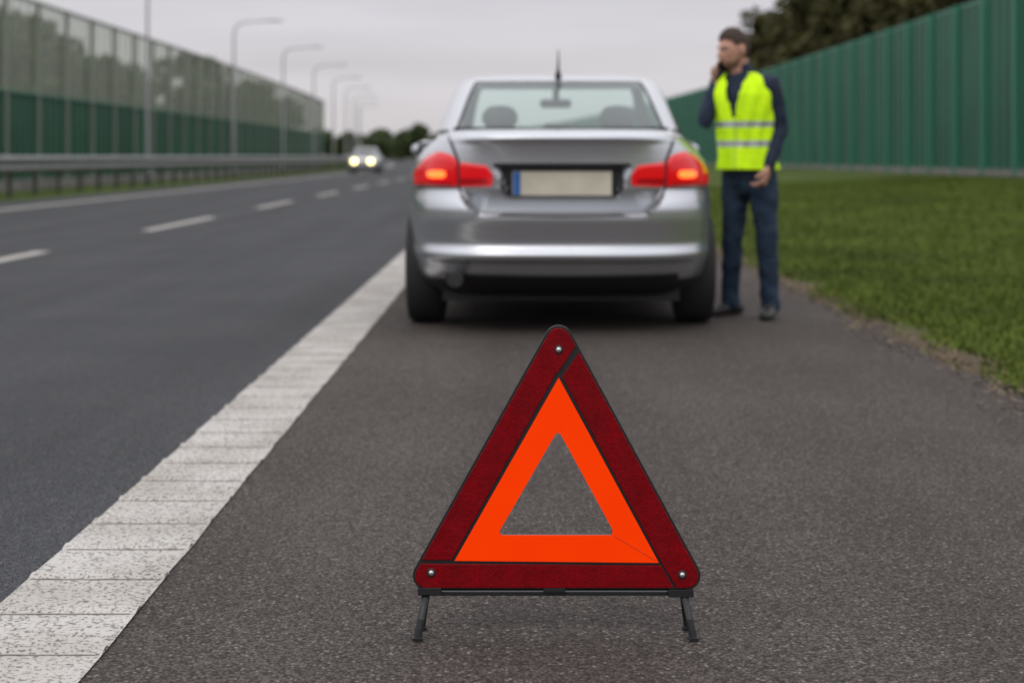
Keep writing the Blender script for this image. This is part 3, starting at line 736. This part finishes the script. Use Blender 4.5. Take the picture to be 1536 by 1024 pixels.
b.loft([SL+Vector((-.06,.05,.01)),SL,mid(SL,EL,.35),mid(SL,EL,.75),EL,mid(EL,WL,.4),mid(EL,WL,.8),WL],[.055,.062,.057,.050,.047,.043,.038,.035],ref=F,n=18)
b.loft([SR+Vector((.06,-.05,.01)),SR,mid(SR,ER,.4),mid(SR,ER,.85),ER+Vector((-.0,0,-.012)),mid(ER,WR,.2),mid(ER,WR,.6),WR],[.055,.062,.057,.050,.048,.048,.041,.035],ref=F,n=18)
b.loft([tors(1.44),Vector((-.055,-.01,1.495))],[.066,.060],n=18)
o=b.obj('jumper',[M_navy],MAN,True); remesh(o,.009,4,(.06,.016))
b=MB()
b.loft([Vector((0,0,.80)),Vector((-.005,0,.86)),Vector((-.01,0,.93))],[(.148,.11),(.156,.113),(.150,.108)],ref=Lf,n=26)
HR=Vector((-.068,.055,.85)); KR=Vector((-.098,.045,.47)); AR=Vector((-.105,.11,.07))
HL=Vector((.062,-.05,.85)); KL=Vector((.088,-.095,.47)); AL=Vector((.108,-.075,.07))
for H_,K_,A_ in((HR,KR,AR),(HL,KL,AL)):
    b.loft([H_,mid(H_,K_,.25),mid(H_,K_,.6),K_,mid(K_,A_,.3),mid(K_,A_,.65),mid(K_,A_,.9),A_],[(.090,.098),(.088,.092),(.074,.078),(.063,.066),(.062,.067),(.054,.06),(.052,.06),(.058,.066)],ref=Lf,n=20)
o=b.obj('jeans',[M_jean],MAN,True); remesh(o,.009,3,(.07,.024))
b=MB()
for A_,d in((AR,Vector((-.80,-.60,0))),(AL,Vector((-.30,-.95,0)))):
    c=Vector((A_.x,A_.y,0)); d=d.normalized(); sd=Vector((-d.y,d.x,0))
    b.loft([c-d*.075+U*.040,c-d*.03+U*.048,c+d*.05+U*.045,c+d*.12+U*.034,c+d*.175+U*.028],[(.036,.038),(.040,.046),(.044,.043),(.047,.032),(.038,.024)],ref=sd,n=20)
    b.loft([c+U*.05,c+U*.10],[.045,.045],n=16)
o=b.obj('shoes',[M_shoe],MAN,True); remesh(o,.007,3)
b=MB(); zr=[.885,.91,.94,.97,1.0,1.018,1.062,1.09,1.12,1.135,1.178,1.20,1.22,1.24,1.26,1.28,1.30,1.32,1.34,1.36,1.38,1.40,1.415,1.43,1.445,1.465]
na=144; fa=pchip(list(zip(Tz,Ta))); fd=pchip(list(zip(Tz,Td))); vs=[];fs=[];ms=[]
for z in zr:
    ex=.028 if z<1.36 else .022
    if z<1.0: ex+=.006*(1.0-z)/.1
    for i in range(na):
        th=2*math.pi*i/na
        fold=.008*math.sin(th*7+z*9)+.005*math.sin(th*13-z*20)
        vs.append(tors(z)+F*math.cos(th)*(fd(z)+ex+fold)+Lf*math.sin(th)*(fa(z)+ex+fold))
for j in range(len(zr)-1):
    zc=(zr[j]+zr[j+1])/2
    for i in range(na):
        th=2*math.pi*(i+.5)/na; th=th-2*math.pi if th>math.pi else th
        lat=abs(math.sin(th)*(fa(zc)+.02))
        if abs(th)<1.4 and zc>1.20 and lat<.010+.066*((zc-1.20)/.26): continue
        if abs(th)>1.6 and zc>1.44: continue
        if zc>1.24 and abs(abs(th)-math.pi/2)<.20+.12*(zc-1.24)/.2: continue
        fs.append((j*na+i,j*na+(i+1)%na,(j+1)*na+(i+1)%na,(j+1)*na+i))
        tape=(1.018<zc<1.062) or (1.135<zc<1.178)
        ms.append(1 if tape else (2 if abs(th)<.04 else 0))
b.add(vs,fs,ms)
M_zip=mat('vest_zip',(.45,.68,.03),.6)
o=b.obj('hi_vis_vest',[M_vest,M_tape,M_zip],MAN,True)
m_=o.modifiers.new('s','SOLIDIFY'); m_.thickness=.006; m_.offset=1; m_=o.modifiers.new('u','SUBSURF'); m_.levels=1; m_.render_levels=1
hb=math.radians(64); HF=Vector((-math.sin(hb),-math.cos(hb),-.20)).normalized(); HS=HF.cross(U).normalized(); HU=HS.cross(HF).normalized()
HC=Vector((-.100,-.03,1.606))
def hp(f,s,u): return HC+HF*f+HS*s+HU*u
def gs(x,s): return math.exp(-(x/s)**2)
def headpt(dx,dy,dz,infl=0):
    f=dx*(.097+infl); s=dy*(.075+infl); u=dz*(.118+infl)
    if dz<0:
        k=-dz; s*=1-.16*k; f=f*(1-.05*k)+.014*k
        if dx<0: f*=(1-.45*k)
    if dx>0:
        fr=dx
        f-=.010*gs(u-.085,.03)*fr
        f+=.030*gs(s,.011)*gs(u+.026,.016)*fr + .018*gs(s,.010)*gs(u+.004,.020)*fr
        f+=.007*gs(abs(s),.045)*gs(u-.026,.012)*fr
        f-=.010*gs(abs(s)-.032,.015)*gs(u-.006,.013)*fr
        f+=.010*gs(s,.022)*gs(u+.060,.007)*fr - .004*gs(s,.02)*gs(u+.068,.003)*fr
        f+=.009*gs(s,.02)*gs(u+.075,.006)*fr
        f+=.014*gs(s,.028)*gs(u+.104,.015)*fr
    return f,s,u
def headmesh(mb,infl,mi,cond=None,nu=80,nv=64):
    vs=[];loc=[]
    for j in range(nv+1):
        ph=math.pi*j/nv
        for i in range(nu):
            th=2*math.pi*i/nu; f,s,u=headpt(math.sin(ph)*math.cos(th),math.sin(ph)*math.sin(th),math.cos(ph),infl(math.cos(ph),math.sin(ph)*math.cos(th)) if callable(infl) else infl); loc.append((f,s,u)); vs.append(hp(f,s,u))
    fs=[]
    for j in range(nv):
        for i in range(nu):
            q=(j*nu+i,(j+1)*nu+i,(j+1)*nu+(i+1)%nu,j*nu+(i+1)%nu)
            c=[sum(loc[k][t] for k in q)/4 for t in range(3)]
            if cond is None or cond(*c): fs.append(q)
    mb.add(vs,fs,mi)
b=MB(); headmesh(b,0,0)
b.loft([Vector((-.045,0,1.44)),Vector((-.062,-.008,1.49)),hp(-.025,0,-.06)],[.060,.055,.054],ref=Lf,n=20)
RH=Matrix((HF,HS,HU)).transposed()
for sg in(-1,1):
    b.ell(hp(-.008,sg*.076,-.008),(.020,.012,.034),0,R=RH); b.ell(hp(-.006,sg*.086,-.004),(.017,.008,.029),0,R=RH)
o=b.obj('head',[M_skin,M_beard],MAN,True)
mrg=o.modifiers.new('w','WELD'); mrg.merge_threshold=.0002
remesh(o,.004,1)
o.data.materials.clear(); [o.data.materials.append(m) for m in(M_skin,M_beard,mat('lips',(.40,.16,.12),.5))]
for p in o.data.polygons:
    d=p.center-HC; f,s,u=d.dot(HF),d.dot(HS),d.dot(HU)
    if u<-.13 : continue
    top=float(np.interp(f,[.0,.02,.05,.08,.10,.13],[-.02,-.050,-.068,-.064,-.046,-.046]))
    bd=f>.012 and u<top and u>-.125+(.02 if f<.05 else 0)
    if abs(u+.067)<.008 and abs(s)<.024 and f>.08: p.material_index=2
    elif bd: p.material_index=1
b=MB()
def hair(f,s,u):
    if abs(s)>.050 and -.034<f<.018 and u<.034: return False
    line=float(np.interp(f,[-.12,-.05,-.035,-.034,.018,.030,.042,.060,.08,.10],[-.055,-.06,-.06,.034,.030,.035,.058,.074,.085,.088]))
    return u>line+.004*math.sin(s*300)
headmesh(b,lambda dz,dx:.002+.009*max(0,dz)**1.5+.006*max(0,dz)*max(0,dx),0,hair)
o=b.obj('hair',[M_hair],MAN,True); q=o.modifiers.new('s','SOLIDIFY'); q.thickness=.008; q.offset=-1
tt=bpy.data.textures.new('h','CLOUDS'); tt.noise_scale=.015; q=o.modifiers.new('d','DISPLACE'); q.texture=tt; q.strength=.010; q.mid_level=.5
b=MB()
for sg in(-1,1):
    b.ell(hp(.074,sg*.031,.004),(.012,.012,.011),0); b.ell(hp(.082,sg*.031,.003),(.006,.006,.006),1)
    b.loft([hp(.098,sg*.016,.024),hp(.094,sg*.034,.029),hp(.078,sg*.050,.024)],[.0035,.004,.0025],n=8,mi=1)
b.obj('eyes_and_brows',[mat('eye_white',(.45,.42,.40),.3),M_hair],MAN,True)
def hand(name,wr,d,pn,thumb_side,curls,vox=.0035,sc=1.0):
    d=Vector(d).normalized(); pn=Vector(pn); pn=(pn-d*pn.dot(d)).normalized(); sd=d.cross(pn).normalized()*thumb_side
    b=MB(); w=Vector(wr)
    b.loft([w-d*.04,w,w+d*.03*sc,w+d*.065*sc,w+d*.092*sc],[(.026,.021),(.027,.019),(.036,.017),(.041,.015),(.040,.012)],ref=sd,n=18)
    base=[.031,.0105,-.0105,-.031]; ln=[.072,.080,.074,.058]
    for k in range(4):
        p=w+d*(.088-.004*abs(k-1))*sc+sd*base[k]; dr=d+sd*(.07*(1.2-k)); dr.normalize(); pts=[p-d*.02,p]; a=0
        for seg in(.45,.30,.25):
            a+=curls[k]; v=dr*math.cos(a)+pn*math.sin(a); p=p+v*ln[k]*seg*sc; pts.append(p.copy())
        b.loft(pts,[.0088,.0088,.0083,.0078,.0068],ref=sd,n=10)
    p=w+d*.025+sd*.030; v=(d*.75+sd*.65+pn*.25).normalized(); p2=p+v*.042; v2=(d*.9+sd*.15+pn*.45).normalized(); p3=p2+v2*.030
    b.loft([w+d*.012+sd*.015,p,p2,p3],[.014,.013,.0105,.0085],ref=pn,n=10)
    o=b.obj(name,[M_skin],MAN,True); remesh(o,vox,1); return o
hand('left_hand',WL+(WL-EL).normalized()*.015,(-.35,-.15,-.9),(-.7,.5,.2),-1,[.55,.65,.7,.75])
hw=WR+Vector((.006,.006,.022)); hd=Vector((.22,.06,.96))
hand('right_hand',hw,hd,(.35,-1,0),-1,[.42,.45,.45,.5])
b=MB(); X_=Vector((1,.25,0)).normalized(); Z_=hd.normalized(); X_=(X_-Z_*X_.dot(Z_)).normalized(); Y_=Z_.cross(X_)
b.box(hw+hd*.085+Vector((.014,-.028,0)),(.072,.010,.150),0,Matrix((X_,Y_,Z_)).transposed())
b.obj('mobile_phone',[M_phone],MAN,bevel=.004)
